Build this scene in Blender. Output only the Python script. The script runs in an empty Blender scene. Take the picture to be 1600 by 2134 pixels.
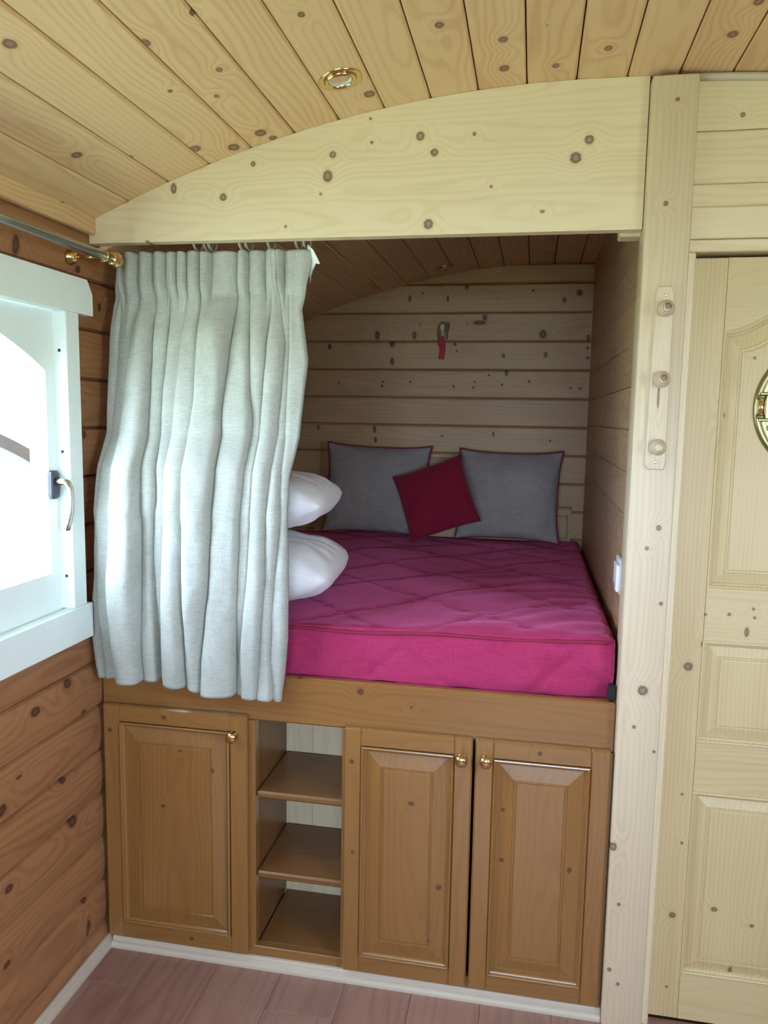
import bpy, bmesh, math, random
from mathutils import Vector, Matrix, noise as mnoise
random.seed(7)
S = bpy.context.scene
COL = S.collection
R = math.radians
PI = math.pi

# ------------------------------------------------------------------ camera
cam_d = bpy.data.cameras.new('camera')
cam = bpy.data.objects.new('camera', cam_d); COL.objects.link(cam)
cam.location = (1.2135, -2.0186, 1.6111)
cam.rotation_euler = (Matrix.Rotation(R(10.645), 3, 'Z') @ Matrix.Rotation(R(90 - 7.007), 3, 'X') @ Matrix.Rotation(R(0.964), 3, 'Z')).to_euler()
cam_d.sensor_fit = 'HORIZONTAL'; cam_d.sensor_width = 36.0
cam_d.lens = 36.0 * 1626.1 / 1600.0
cam_d.clip_start = 0.02
S.camera = cam

# ------------------------------------------------------------------ world, light, exposure
world = bpy.data.worlds.new('overcast_sky'); S.world = world
world.use_nodes = True
bgn = world.node_tree.nodes['Background']
bgn.inputs['Color'].default_value = (0.60, 0.77, 1.0, 1)
bgn.inputs['Strength'].default_value = 7.0
S.view_settings.view_transform = 'Standard'
S.view_settings.look = 'None'
S.view_settings.exposure = 1.85
S.view_settings.gamma = 1.0
S.view_settings.use_curve_mapping = False
S.cycles.use_denoising = True
S.cycles.max_bounces = 7
S.cycles.diffuse_bounces = 5
S.cycles.glossy_bounces = 3
S.cycles.use_adaptive_sampling = True
S.cycles.adaptive_threshold = 0.045
S.cycles.transparent_max_bounces = 12
S.cycles.sample_clamp_indirect = 12.0

def portal(loc, rot, sx, sy):
    l = bpy.data.lights.new('daylight_portal', 'AREA'); l.shape = 'RECTANGLE'; l.size = sx; l.size_y = sy
    l.cycles.is_portal = True
    o = bpy.data.objects.new('daylight_portal', l); COL.objects.link(o)
    o.location = loc; o.rotation_euler = rot
    return o
portal((-0.11, -0.645, 1.45), (0, R(-90), 0), 0.86, 0.96)       # left window
portal((2.71, -1.75, 1.475), (0, R(90), 0), 1.05, 0.9)          # window in the wall across
portal((1.3, -4.11, 1.475), (R(90), 0, 0), 1.7, 0.95)             # window in the wall behind the camera

# ------------------------------------------------------------------ helpers
WL = {}
def lin(r, g, b):
    f = lambda c: (c / 255.0 / 12.92) if c <= 10 else ((c / 255.0 + 0.055) / 1.055) ** 2.4
    return (f(r), f(g), f(b), 1.0)

def place(o, parent, loc):
    WL[o.name] = Vector(loc)
    if parent is not None:
        o.parent = parent
        o.location = Vector(loc) - WL[parent.name]
    else:
        o.location = loc

def tag(o, label=None, cat=None, group=None, kind=None):
    if label: o['label'] = label
    if cat: o['category'] = cat
    if group: o['group'] = group
    if kind: o['kind'] = kind
    return o

def empty(name, loc, parent=None, **k):
    o = bpy.data.objects.new(name, None); o.empty_display_size = 0.05
    COL.objects.link(o); place(o, parent, loc)
    return tag(o, **k)

def mesh(name, verts, faces, mat=None, parent=None, smooth=False, origin=None, **k):
    vs = [Vector(v) for v in verts]
    if origin is None:
        lo = [min(v[i] for v in vs) for i in range(3)]; hi = [max(v[i] for v in vs) for i in range(3)]
        origin = [(a + b) / 2 for a, b in zip(lo, hi)]
    origin = Vector(origin)
    me = bpy.data.meshes.new(name)
    me.from_pydata([v - origin for v in vs], [], faces)
    bm = bmesh.new(); bm.from_mesh(me)
    bmesh.ops.recalc_face_normals(bm, faces=bm.faces)
    bm.to_mesh(me); bm.free()
    if smooth:
        me.polygons.foreach_set('use_smooth', [True] * len(me.polygons))
    if mat: me.materials.append(mat)
    o = bpy.data.objects.new(name, me); COL.objects.link(o)
    place(o, parent, origin)
    return tag(o, **k)

def box(name, lo, hi, mat=None, parent=None, bevel=0.0, seg=1, **k):
    c = [(a + b) / 2 for a, b in zip(lo, hi)]; d = [abs(b - a) for a, b in zip(lo, hi)]
    bm = bmesh.new(); bmesh.ops.create_cube(bm, size=1.0)
    bmesh.ops.scale(bm, vec=d, verts=bm.verts)
    if bevel > 0:
        bmesh.ops.bevel(bm, geom=bm.edges[:], offset=min(bevel, min(d) * 0.45), segments=seg, affect='EDGES', profile=0.5)
    me = bpy.data.meshes.new(name); bm.to_mesh(me); bm.free()
    if seg > 1: me.polygons.foreach_set('use_smooth', [True] * len(me.polygons))
    if mat: me.materials.append(mat)
    o = bpy.data.objects.new(name, me); COL.objects.link(o)
    place(o, parent, c)
    return tag(o, **k)

def tube_data(pts, r, n=10, closed=False, caps=True):
    pts = [Vector(p) for p in pts]; N = len(pts)
    vs, fs = [], []
    up = None
    for i, p in enumerate(pts):
        a = pts[(i - 1) % N] if (closed or i > 0) else p
        b = pts[(i + 1) % N] if (closed or i < N - 1) else p
        t = (b - a).normalized()
        if up is None:
            up = Vector((0, 0, 1)) if abs(t.z) < 0.9 else Vector((1, 0, 0))
        s = t.cross(up).normalized(); up = s.cross(t).normalized()
        rr = r[i] if isinstance(r, (list, tuple)) else r
        for k in range(n):
            a_ = 2 * PI * k / n
            vs.append(p + s * (rr * math.cos(a_)) + up * (rr * math.sin(a_)))
    for i in range(N if closed else N - 1):
        j = (i + 1) % N
        for k in range(n):
            fs.append((i * n + k, i * n + (k + 1) % n, j * n + (k + 1) % n, j * n + k))
    if caps and not closed:
        fs.append(tuple(range(n))); fs.append(tuple(range((N - 1) * n, N * n)))
    return vs, fs

def tube(name, pts, r, mat, parent=None, n=10, closed=False, **k):
    vs, fs = tube_data(pts, r, n, closed)
    return mesh(name, vs, fs, mat, parent, smooth=True, **k)

def lathe(name, centre, axis, prof, mat, parent=None, n=32, smooth=True, **k):
    """prof: (distance along axis, radius) from centre; ends with r=0 close by themselves"""
    ax = Vector(axis).normalized(); u = ax.orthogonal().normalized(); w = ax.cross(u); c = Vector(centre)
    vs, fs, rings = [], [], []
    for h, r in prof:
        if r < 1e-6:
            rings.append([len(vs)]); vs.append(c + ax * h)
        else:
            rings.append(list(range(len(vs), len(vs) + n)))
            for i in range(n):
                a = 2 * PI * i / n
                vs.append(c + ax * h + u * (r * math.cos(a)) + w * (r * math.sin(a)))
    for A, B in zip(rings, rings[1:]):
        for i in range(n):
            j = (i + 1) % n
            if len(A) == 1 and len(B) == 1: continue
            if len(A) == 1: fs.append((A[0], B[i], B[j]))
            elif len(B) == 1: fs.append((A[i], A[j], B[0]))
            else: fs.append((A[i], A[j], B[j], B[i]))
    return mesh(name, vs, fs, mat, parent, smooth=smooth, **k)

def loops(name, lps, mat, parent=None, cap_last=True, cap_first=False, smooth=False, **k):
    """skin consecutive closed loops of the same length"""
    n = len(lps[0]); vs = [p for l in lps for p in l]; fs = []
    for a in range(len(lps) - 1):
        for i in range(n):
            j = (i + 1) % n
            fs.append((a * n + i, a * n + j, (a + 1) * n + j, (a + 1) * n + i))
    if cap_last: fs.append(tuple(range((len(lps) - 1) * n, len(lps) * n)))
    if cap_first: fs.append(tuple(range(n)))
    return mesh(name, vs, fs, mat, parent, smooth=smooth, **k)

def prism_y(name, poly, y0, y1, mat, parent=None, bevel=0.0, **k):
    """poly of (x, z) extruded from y0 to y1"""
    l0 = [(x, y0, z) for x, z in poly]; l1 = [(x, y1, z) for x, z in poly]
    return loops(name, [l0, l1], mat, parent, cap_last=True, cap_first=True, **k)

def sstep(a, b, x):
    t = max(0.0, min(1.0, (x - a) / (b - a))); return t * t * (3 - 2 * t)

def interp(tab, x):
    """tab of (key, value), keys in any monotone order"""
    t = sorted(tab)
    if x <= t[0][0]: return t[0][1]
    for (a, va), (b, vb) in zip(t, t[1:]):
        if x <= b: return va + (vb - va) * (x - a) / (b - a)
    return t[-1][1]

# ------------------------------------------------------------------ materials
def new_mat(name):
    m = bpy.data.materials.new(name); m.use_nodes = True
    return m, m.node_tree.nodes, m.node_tree.links, m.node_tree.nodes['Principled BSDF']

def plain(name, col, rough=0.5, metal=0.0, spec=0.5, noise_amt=0.06, noise_scale=30.0, bump=0.0, sheen=0.0, coat=0.0):
    m, N, L, b = new_mat(name)
    tc = N.new('ShaderNodeNewGeometry'); nz = N.new('ShaderNodeTexNoise'); nz.inputs['Scale'].default_value = noise_scale
    nz.inputs['Detail'].default_value = 3
    L.new(tc.outputs['Position'], nz.inputs['Vector'])
    mx = N.new('ShaderNodeMix'); mx.data_type = 'RGBA'
    mx.inputs['A'].default_value = tuple(c * (1 - noise_amt) for c in col[:3]) + (1,)
    mx.inputs['B'].default_value = tuple(min(1, c * (1 + noise_amt)) for c in col[:3]) + (1,)
    L.new(nz.outputs['Fac'], mx.inputs['Factor'])
    L.new(mx.outputs['Result'], b.inputs['Base Color'])
    b.inputs['Roughness'].default_value = rough; b.inputs['Metallic'].default_value = metal
    b.inputs['Specular IOR Level'].default_value = spec
    b.inputs['Sheen Weight'].default_value = sheen; b.inputs['Coat Weight'].default_value = coat
    if bump:
        bp = N.new('ShaderNodeBump'); bp.inputs['Strength'].default_value = bump; bp.inputs['Distance'].default_value = 0.002
        L.new(nz.outputs['Fac'], bp.inputs['Height']); L.new(bp.outputs['Normal'], b.inputs['Normal'])
    return m

WOOD = {   # light, dark, knot, ring spacing, ring contrast, roughness, streak
    'ceiling': (lin(220, 187, 142), lin(197, 154, 108), lin(112, 80, 58), 0.013, 0.50, 0.45, 0.30),
    'pale':    (lin(224, 208, 174), lin(208, 182, 140), lin(122, 96, 76), 0.012, 0.34, 0.42, 0.30),
    'wall':    (lin(162, 114, 75), lin(130, 83, 51), lin(80, 46, 32), 0.014, 0.50, 0.45, 0.35),
    'back':    (lin(194, 163, 117), lin(170, 134, 91), lin(66, 44, 32), 0.014, 0.30, 0.50, 0.35),
    'panel':   (lin(188, 156, 120), lin(154, 119, 86), lin(84, 54, 36), 0.011, 0.60, 0.40, 0.35),
    'stain':   (lin(140, 98, 49), lin(120, 78, 35), lin(80, 52, 30), 0.013, 0.32, 0.30, 0.35),
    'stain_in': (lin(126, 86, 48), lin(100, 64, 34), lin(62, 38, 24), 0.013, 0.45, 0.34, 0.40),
    'floor':   (lin(160, 124, 110), lin(128, 92, 78), lin(100, 66, 52), 0.024, 0.35, 0.36, 0.85),
    'door':    (lin(204, 185, 141), lin(187, 160, 112), lin(120, 94, 70), 0.010, 0.32, 0.42, 0.30),  # pale pine, darkened in colour to offset strong window light on the door
    'post':    (lin(210, 194, 164), lin(192, 168, 132), lin(116, 92, 76), 0.012, 0.34, 0.42, 0.30),  # the beam's pine, colour lowered against the strong window light
}
_wood_cache = {}
def wood(kind, axis, knots=()):
    key = (kind, axis, tuple(knots))
    if key in _wood_cache: return _wood_cache[key]
    li, dk, kn, sp, con, rough, streak = WOOD[kind]
    m, N, L, b = new_mat('%s_pine_grain_%s' % (kind, axis.lower()))
    def math_(op, a, c=None, clamp=False):
        n = N.new('ShaderNodeMath'); n.operation = op; n.use_clamp = clamp
        for i, v in enumerate((a, c)):
            if v is None: continue
            if isinstance(v, (int, float)): n.inputs[i].default_value = v
            else: L.new(v, n.inputs[i])
        return n.outputs[0]
    geo = N.new('ShaderNodeNewGeometry'); oi = N.new('ShaderNodeObjectInfo')
    sub = N.new('ShaderNodeVectorMath'); sub.operation = 'SUBTRACT'
    L.new(geo.outputs['Position'], sub.inputs[0]); L.new(oi.outputs['Location'], sub.inputs[1])
    sx = N.new('ShaderNodeSeparateXYZ'); L.new(sub.outputs[0], sx.inputs[0])
    o = sx.outputs
    al, ac, dp = {'W': (o[1], o[2], o[0]), 'X': (o[0], o[2], o[1]), 'Y': (o[1], o[0], o[2]), 'Z': (o[2], o[0], o[1])}[axis]
    rnd = oi.outputs['Random']
    r2 = math_('FRACT', math_('MULTIPLY', rnd, 37.7)); r3 = math_('FRACT', math_('MULTIPLY', rnd, 91.3)); r4 = math_('FRACT', math_('MULTIPLY', rnd, 173.9))
    shift = math_('MULTIPLY', rnd, 53.0)
    kd = None
    for (x, y, z, rx, ry, rz) in knots:
        s1 = N.new('ShaderNodeVectorMath'); s1.operation = 'SUBTRACT'; L.new(geo.outputs['Position'], s1.inputs[0]); s1.inputs[1].default_value = (x, y, z)
        s2 = N.new('ShaderNodeVectorMath'); s2.operation = 'DIVIDE'; L.new(s1.outputs[0], s2.inputs[0]); s2.inputs[1].default_value = (rx, ry, rz)
        s3 = N.new('ShaderNodeVectorMath'); s3.operation = 'LENGTH'; L.new(s2.outputs[0], s3.inputs[0])
        kd = s3.outputs['Value'] if kd is None else math_('MINIMUM', kd, s3.outputs['Value'])
    # slow drift of the pith along the board
    cv = N.new('ShaderNodeCombineXYZ')
    L.new(math_('ADD', math_('MULTIPLY', al, 1.6), shift), cv.inputs[0])
    L.new(math_('MULTIPLY', ac, 7.0), cv.inputs[1]); L.new(math_('MULTIPLY', dp, 7.0), cv.inputs[2])
    n1 = N.new('ShaderNodeTexNoise'); n1.inputs['Scale'].default_value = 1.0; n1.inputs['Detail'].default_value = 2.0
    L.new(cv.outputs[0], n1.inputs['Vector'])
    nw = math_('SUBTRACT', n1.outputs['Fac'], 0.5)
    a_ = math_('ADD', ac, math_('MULTIPLY', math_('SUBTRACT', r2, 0.5), 0.13))
    a_ = math_('ADD', a_, math_('MULTIPLY', nw, 0.03))
    d_ = math_('ADD', math_('ADD', dp, math_('ADD', math_('MULTIPLY', r3, 0.06), 0.035)), math_('MULTIPLY', al, math_('MULTIPLY', math_('SUBTRACT', r4, 0.5), 0.07)))
    d_ = math_('MAXIMUM', math_('ADD', d_, math_('MULTIPLY', nw, 0.10)), 0.012)
    rad = math_('SQRT', math_('ADD', math_('MULTIPLY', a_, a_), math_('MULTIPLY', d_, d_)))
    if kd is not None:
        g = math_('POWER', 2.718, math_('MULTIPLY', math_('MULTIPLY', kd, kd), -0.10))
        rad = math_('ADD', rad, math_('MULTIPLY', g, sp * 2.2))
    ph = math_('MULTIPLY', rad, 2 * PI / sp)
    ring = math_('POWER', math_('ADD', math_('MULTIPLY', math_('SINE', ph), 0.5), 0.5), 2.2)
    # fine fibre streaks
    cv2 = N.new('ShaderNodeCombineXYZ')
    L.new(math_('ADD', math_('MULTIPLY', al, 5.0), shift), cv2.inputs[0])
    L.new(math_('MULTIPLY', ac, 190.0), cv2.inputs[1]); L.new(math_('MULTIPLY', dp, 190.0), cv2.inputs[2])
    n2 = N.new('ShaderNodeTexNoise'); n2.inputs['Scale'].default_value = 1.0; n2.inputs['Detail'].default_value = 2.0
    L.new(cv2.outputs[0], n2.inputs['Vector'])
    fib = math_('SUBTRACT', n2.outputs['Fac'], 0.5)
    # cloudy tone
    cv3 = N.new('ShaderNodeCombineXYZ')
    L.new(math_('ADD', math_('MULTIPLY', al, 2.5), math_('MULTIPLY', shift, 1.7)), cv3.inputs[0])
    L.new(math_('MULTIPLY', ac, 16.0), cv3.inputs[1]); L.new(math_('MULTIPLY', dp, 16.0), cv3.inputs[2])
    n3 = N.new('ShaderNodeTexNoise'); n3.inputs['Scale'].default_value = 1.0; n3.inputs['Detail'].default_value = 1.0
    L.new(cv3.outputs[0], n3.inputs['Vector'])
    tone = math_('SUBTRACT', n3.outputs['Fac'], 0.5)
    f = math_('ADD', math_('MULTIPLY', ring, con), math_('MULTIPLY', fib, streak * 1.3))
    f = math_('ADD', f, math_('MULTIPLY', tone, 0.7))
    f = math_('ADD', f, math_('MULTIPLY', math_('SUBTRACT', rnd, 0.5), 0.30), clamp=True)
    mx = N.new('ShaderNodeMix'); mx.data_type = 'RGBA'; mx.inputs['A'].default_value = li; mx.inputs['B'].default_value = dk
    L.new(f, mx.inputs['Factor']); col = mx.outputs['Result']
    if kd is not None:
        wob = math_('ADD', kd, math_('MULTIPLY', fib, 0.5))
        mr = N.new('ShaderNodeMapRange'); mr.interpolation_type = 'SMOOTHSTEP'
        mr.inputs['From Min'].default_value = 1.9; mr.inputs['From Max'].default_value = 0.9
        mr.inputs['To Min'].default_value = 0.0; mr.inputs['To Max'].default_value = 0.45
        L.new(wob, mr.inputs['Value'])
        m1 = N.new('ShaderNodeMix'); m1.data_type = 'RGBA'; m1.inputs['B'].default_value = dk
        L.new(mr.outputs[0], m1.inputs['Factor']); L.new(col, m1.inputs['A'])
        mr2 = N.new('ShaderNodeMapRange'); mr2.interpolation_type = 'SMOOTHSTEP'
        mr2.inputs['From Min'].default_value = 1.12; mr2.inputs['From Max'].default_value = 0.80
        mr2.inputs['To Min'].default_value = 0.0; mr2.inputs['To Max'].default_value = 0.92
        L.new(wob, mr2.inputs['Value'])
        m2 = N.new('ShaderNodeMix'); m2.data_type = 'RGBA'; m2.inputs['B'].default_value = kn
        L.new(mr2.outputs[0], m2.inputs['Factor']); L.new(m1.outputs['Result'], m2.inputs['A'])
        mr3 = N.new('ShaderNodeMapRange'); mr3.interpolation_type = 'SMOOTHSTEP'
        mr3.inputs['From Min'].default_value = 0.55; mr3.inputs['From Max'].default_value = 0.25
        mr3.inputs['To Min'].default_value = 0.0; mr3.inputs['To Max'].default_value = 0.35
        L.new(wob, mr3.inputs['Value'])
        m3 = N.new('ShaderNodeMix'); m3.data_type = 'RGBA'; m3.inputs['B'].default_value = dk
        L.new(mr3.outputs[0], m3.inputs['Factor']); L.new(m2.outputs['Result'], m3.inputs['A'])
        col = m3.outputs['Result']
    L.new(col, b.inputs['Base Color'])
    b.inputs['Roughness'].default_value = rough
    b.inputs['Specular IOR Level'].default_value = 0.5
    if kind == 'stain':
        b.inputs['Coat Weight'].default_value = 0.9; b.inputs['Coat Roughness'].default_value = 0.22
    _wood_cache[key] = m
    return m

def knots_in(K, lo, hi, pad=0.012):
    return tuple(k for k in K if all(lo[i] - pad - (k[3 + i] if k[3 + i] >= 0.049 else 0) <= k[i] <= hi[i] + pad + (k[3 + i] if k[3 + i] >= 0.049 else 0) for i in range(3)))

def board(name, lo, hi, species, axis, parent=None, K=(), bevel=0.002, **k):
    return box(name, lo, hi, wood(species, axis, knots_in(K, lo, hi)), parent, bevel, **k)

def glass_mat(name):
    m, N, L, b = new_mat(name); N.remove(b)
    out = N['Material Output']
    tr = N.new('ShaderNodeBsdfTransparent'); gl = N.new('ShaderNodeBsdfGlossy'); gl.inputs['Roughness'].default_value = 0.02
    fr = N.new('ShaderNodeLayerWeight'); fr.inputs['Blend'].default_value = 0.5
    pw = N.new('ShaderNodeMath'); pw.operation = 'POWER'; L.new(fr.outputs['Facing'], pw.inputs[0]); pw.inputs[1].default_value = 5.0
    ml = N.new('ShaderNodeMath'); ml.operation = 'MULTIPLY_ADD'; L.new(pw.outputs[0], ml.inputs[0]); ml.inputs[1].default_value = 0.9; ml.inputs[2].default_value = 0.04
    mx = N.new('ShaderNodeMixShader')
    L.new(ml.outputs[0], mx.inputs[0]); L.new(tr.outputs[0], mx.inputs[1]); L.new(gl.outputs[0], mx.inputs[2])
    L.new(mx.outputs[0], out.inputs['Surface'])
    return m

def fabric(name, c1, c2, scale=900.0, rough=0.9, sheen=0.2, bump=0.35, slub=0.5):
    m, N, L, b = new_mat(name)
    tc = N.new('ShaderNodeTexCoord')
    def nz(sc):
        mp = N.new('ShaderNodeMapping'); mp.inputs['Scale'].default_value = sc
        L.new(tc.outputs['Object'], mp.inputs['Vector'])
        n = N.new('ShaderNodeTexNoise'); n.inputs['Scale'].default_value = 1.0; n.inputs['Detail'].default_value = 2.0
        L.new(mp.outputs[0], n.inputs['Vector']); return n.outputs['Fac']
    h = nz((scale * 0.04, scale * 0.04, scale)); v = nz((scale, scale, scale * 0.04)); big = nz((9, 9, 9))
    ad = N.new('ShaderNodeMath'); ad.operation = 'ADD'; L.new(h, ad.inputs[0]); L.new(v, ad.inputs[1])
    a2 = N.new('ShaderNodeMath'); a2.operation = 'MULTIPLY_ADD'; L.new(big, a2.inputs[0]); a2.inputs[1].default_value = slub; L.new(ad.outputs[0], a2.inputs[2])
    mr = N.new('ShaderNodeMapRange'); mr.inputs['From Min'].default_value = 0.75 + slub * 0.3; mr.inputs['From Max'].default_value = 1.25 + slub * 0.7
    L.new(a2.outputs[0], mr.inputs['Value'])
    mx = N.new('ShaderNodeMix'); mx.data_type = 'RGBA'; mx.inputs['A'].default_value = c1; mx.inputs['B'].default_value = c2
    L.new(mr.outputs[0], mx.inputs['Factor']); L.new(mx.outputs['Result'], b.inputs['Base Color'])
    b.inputs['Roughness'].default_value = rough; b.inputs['Sheen Weight'].default_value = sheen
    b.inputs['Specular IOR Level'].default_value = 0.2
    b.inputs['Sheen Roughness'].default_value = 0.45
    if sheen > 0.3: b.inputs['Sheen Tint'].default_value = (1.0, 0.25, 0.55, 1)
    bp = N.new('ShaderNodeBump'); bp.inputs['Strength'].default_value = bump; bp.inputs['Distance'].default_value = 0.001
    L.new(ad.outputs[0], bp.inputs['Height']); L.new(bp.outputs['Normal'], b.inputs['Normal'])
    return m

WHITE = plain('white_paint', lin(232, 242, 236), 0.45, noise_amt=0.02)
CREAM = plain('cream_paint', lin(196, 184, 166), 0.45, noise_amt=0.04)
BRASS = plain('polished_brass', lin(218, 192, 136), 0.16, 1.0, noise_amt=0.05)
ABRASS = plain('antique_brass', lin(150, 142, 104), 0.33, 1.0, noise_amt=0.18, noise_scale=60)
STEEL = plain('brushed_steel', lin(196, 196, 186), 0.26, 1.0, noise_amt=0.04)
DARK = plain('dark_grey_plastic', lin(52, 54, 66), 0.4, noise_amt=0.05)
BLACK = plain('black_webbing', lin(22, 20, 24), 0.7)
GROOVE = plain('backing_wood', lin(120, 82, 48), 0.8, noise_amt=0.1)  # brown wood of the backing slabs and the bed platform
PLASTIC = plain('white_plastic', lin(238, 240, 244), 0.3, noise_amt=0.01)
GLASS = glass_mat('window_glass')
LINEN = fabric('linen_weave', lin(152, 154, 142), lin(188, 191, 183), 900.0, 0.92, 0.15, 0.5, 0.5)
LINING = plain('white_lining', lin(224, 232, 230), 0.85, noise_amt=0.03)
REDQ = fabric('red_quilt', lin(150, 36, 76), lin(178, 54, 100), 700.0, 0.85, 0.65, 0.25, 0.6)
REDC = fabric('red_cushion_cloth', lin(124, 22, 48), lin(146, 32, 62), 800.0, 0.9, 0.2, 0.3, 0.4)
REDP = plain('red_piping', lin(140, 26, 62), 0.8, noise_amt=0.1)
GREYC = fabric('grey_cushion_cloth', lin(142, 138, 134), lin(178, 173, 168), 800.0, 0.95, 0.15, 0.4, 0.4)
COTTON = fabric('white_cotton', lin(222, 222, 224), lin(240, 240, 242), 900.0, 0.85, 0.1, 0.15, 0.4)

# knots: x, y, z, radii; curtain fold lines: (z, x)
KC = [(0.296, -0.725, 2.24, 0.011, 0.016, 0.05), (0.472, -0.575, 2.296, 0.01, 0.015, 0.05), (0.433, -0.391, 2.285, 0.005, 0.007, 0.05), (0.501, -0.304, 2.305, 0.006, 0.009, 0.05), (0.516, -0.062, 2.309, 0.014, 0.02, 0.05), (0.531, -0.013, 2.313, 0.01, 0.014, 0.05), (0.435, -0.038, 2.286, 0.014, 0.021, 0.05), (0.362, -0.108, 2.263, 0.013, 0.018, 0.05), (0.164, -0.313, 2.192, 0.011, 0.015, 0.05), (0.237, -0.201, 2.22, 0.006, 0.008, 0.05), (0.019, -0.157, 2.132, 0.007, 0.01, 0.05), (-0.045, -0.129, 2.103, 0.009, 0.013, 0.05), (0.547, -0.4, 2.317, 0.007, 0.01, 0.05), (0.582, -0.605, 2.326, 0.007, 0.009, 0.05), (0.8, -0.096, 2.372, 0.014, 0.019, 0.05), (0.752, -0.497, 2.363, 0.007, 0.01, 0.05), (1.119, -0.238, 2.409, 0.01, 0.014, 0.05), (1.116, -0.099, 2.409, 0.012, 0.017, 0.05), (1.232, -0.083, 2.414, 0.008, 0.012, 0.05), (1.343, -0.151, 2.414, 0.009, 0.013, 0.05), (0.996, -0.342, 2.398, 0.01, 0.014, 0.05), (1.588, -0.189, 2.4, 0.012, 0.017, 0.05), (1.605, -0.317, 2.399, 0.01, 0.014, 0.05), (1.21, -0.277, 2.414, 0.002, 0.004, 0.05)]
KB = [(0.91, 0.0, 2.303, 0.011, 0.05, 0.011), (0.946, 0.0, 2.263, 0.01, 0.05, 0.01), (1.319, 0.0, 2.276, 0.011, 0.05, 0.011), (1.289, 0.0, 2.236, 0.014, 0.05, 0.014), (0.686, 0.0, 2.269, 0.009, 0.05, 0.009), (0.473, 0.0, 2.255, 0.007, 0.05, 0.007), (0.39, 0.0, 2.175, 0.01, 0.05, 0.01), (0.251, 0.0, 2.202, 0.009, 0.05, 0.014), (0.673, 0.0, 2.217, 0.013, 0.05, 0.015), (0.935, 0.0, 2.092, 0.013, 0.05, 0.013), (1.215, 0.0, 2.114, 0.006, 0.05, 0.004), (1.044, 0.0, 2.302, 0.005, 0.05, 0.005), (1.089, 0.0, 2.177, 0.004, 0.05, 0.004), (0.173, 0.0, 2.065, 0.006, 0.05, 0.006), (0.783, 0.0, 2.351, 0.004, 0.05, 0.004), (0.787, 0.0, 2.294, 0.004, 0.05, 0.004), (0.655, 0.0, 2.174, 0.004, 0.05, 0.004), (0.561, 0.0, 2.096, 0.004, 0.05, 0.004)]
KP = [(1.498, -0.03, 2.116, 0.006, 0.05, 0.006), (1.511, -0.03, 2.346, 0.005, 0.05, 0.005), (1.526, -0.03, 1.35, 0.007, 0.05, 0.007), (1.501, -0.03, 1.298, 0.005, 0.05, 0.005), (1.542, -0.03, 1.161, 0.005, 0.05, 0.005), (1.511, -0.03, 0.935, 0.013, 0.05, 0.013), (1.495, -0.03, 0.838, 0.005, 0.05, 0.005), (1.547, -0.03, 0.777, 0.004, 0.05, 0.004), (1.46, -0.03, 0.51, 0.011, 0.05, 0.011), (1.483, -0.03, 0.352, 0.005, 0.05, 0.005), (1.468, -0.03, 0.164, 0.006, 0.05, 0.006), (1.492, -0.03, 0.126, 0.005, 0.05, 0.005)]
KW = [(0.875, 1.815, 2.231, 0.009, 0.05, 0.009), (0.601, 1.815, 2.179, 0.007, 0.05, 0.015), (0.786, 1.815, 2.177, 0.006, 0.05, 0.014), (1.403, 1.815, 2.199, 0.014, 0.05, 0.014), (1.335, 1.815, 2.166, 0.009, 0.05, 0.011), (0.443, 1.815, 2.006, 0.012, 0.05, 0.022), (0.627, 1.815, 2.005, 0.011, 0.05, 0.019), (0.518, 1.815, 1.962, 0.014, 0.05, 0.014), (0.519, 1.815, 1.879, 0.009, 0.05, 0.018), (0.201, 1.815, 1.951, 0.009, 0.05, 0.014), (0.827, 1.815, 1.962, 0.007, 0.05, 0.009), (0.837, 1.815, 1.929, 0.005, 0.05, 0.005), (0.942, 1.815, 2.064, 0.036, 0.05, 0.011), (0.966, 1.815, 2.088, 0.012, 0.05, 0.015), (1.242, 1.815, 2.009, 0.018, 0.05, 0.022), (1.061, 1.815, 1.908, 0.008, 0.05, 0.011), (1.259, 1.815, 1.914, 0.008, 0.05, 0.013), (1.452, 1.815, 1.993, 0.01, 0.05, 0.014), (1.451, 1.815, 1.943, 0.008, 0.05, 0.008), (1.454, 1.815, 1.899, 0.008, 0.05, 0.008), (1.078, 1.815, 1.828, 0.009, 0.05, 0.016), (0.475, 1.815, 1.78, 0.006, 0.05, 0.006), (0.47, 1.815, 1.759, 0.007, 0.05, 0.007), (0.825, 1.815, 1.76, 0.006, 0.05, 0.006), (0.921, 1.815, 1.756, 0.006, 0.05, 0.006), (0.927, 1.815, 1.783, 0.005, 0.05, 0.005), (1.058, 1.815, 1.77, 0.006, 0.05, 0.006), (1.187, 1.815, 1.787, 0.007, 0.05, 0.007), (1.381, 1.815, 1.758, 0.006, 0.05, 0.006), (1.425, 1.815, 1.756, 0.008, 0.05, 0.008), (0.994, 1.815, 1.815, 0.005, 0.05, 0.005), (0.436, 1.815, 1.544, 0.008, 0.05, 0.02), (0.442, 1.815, 1.493, 0.008, 0.05, 0.014), (1.025, 1.815, 1.533, 0.006, 0.05, 0.014), (0.145, 1.815, 1.549, 0.005, 0.05, 0.014), (0.776, 1.815, 1.52, 0.005, 0.05, 0.005), (1.297, 1.815, 1.506, 0.006, 0.05, 0.006), (0.664, 1.815, 2.205, 0.005, 0.05, 0.005), (1.189, 1.815, 2.211, 0.006, 0.05, 0.006), (1.023, 1.815, 2.176, 0.003, 0.05, 0.003), (0.654, 1.815, 2.057, 0.005, 0.05, 0.005), (0.883, 1.815, 2.055, 0.005, 0.05, 0.005), (0.249, 1.815, 1.77, 0.005, 0.05, 0.005), (0.612, 1.815, 1.781, 0.005, 0.05, 0.005)]
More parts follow.
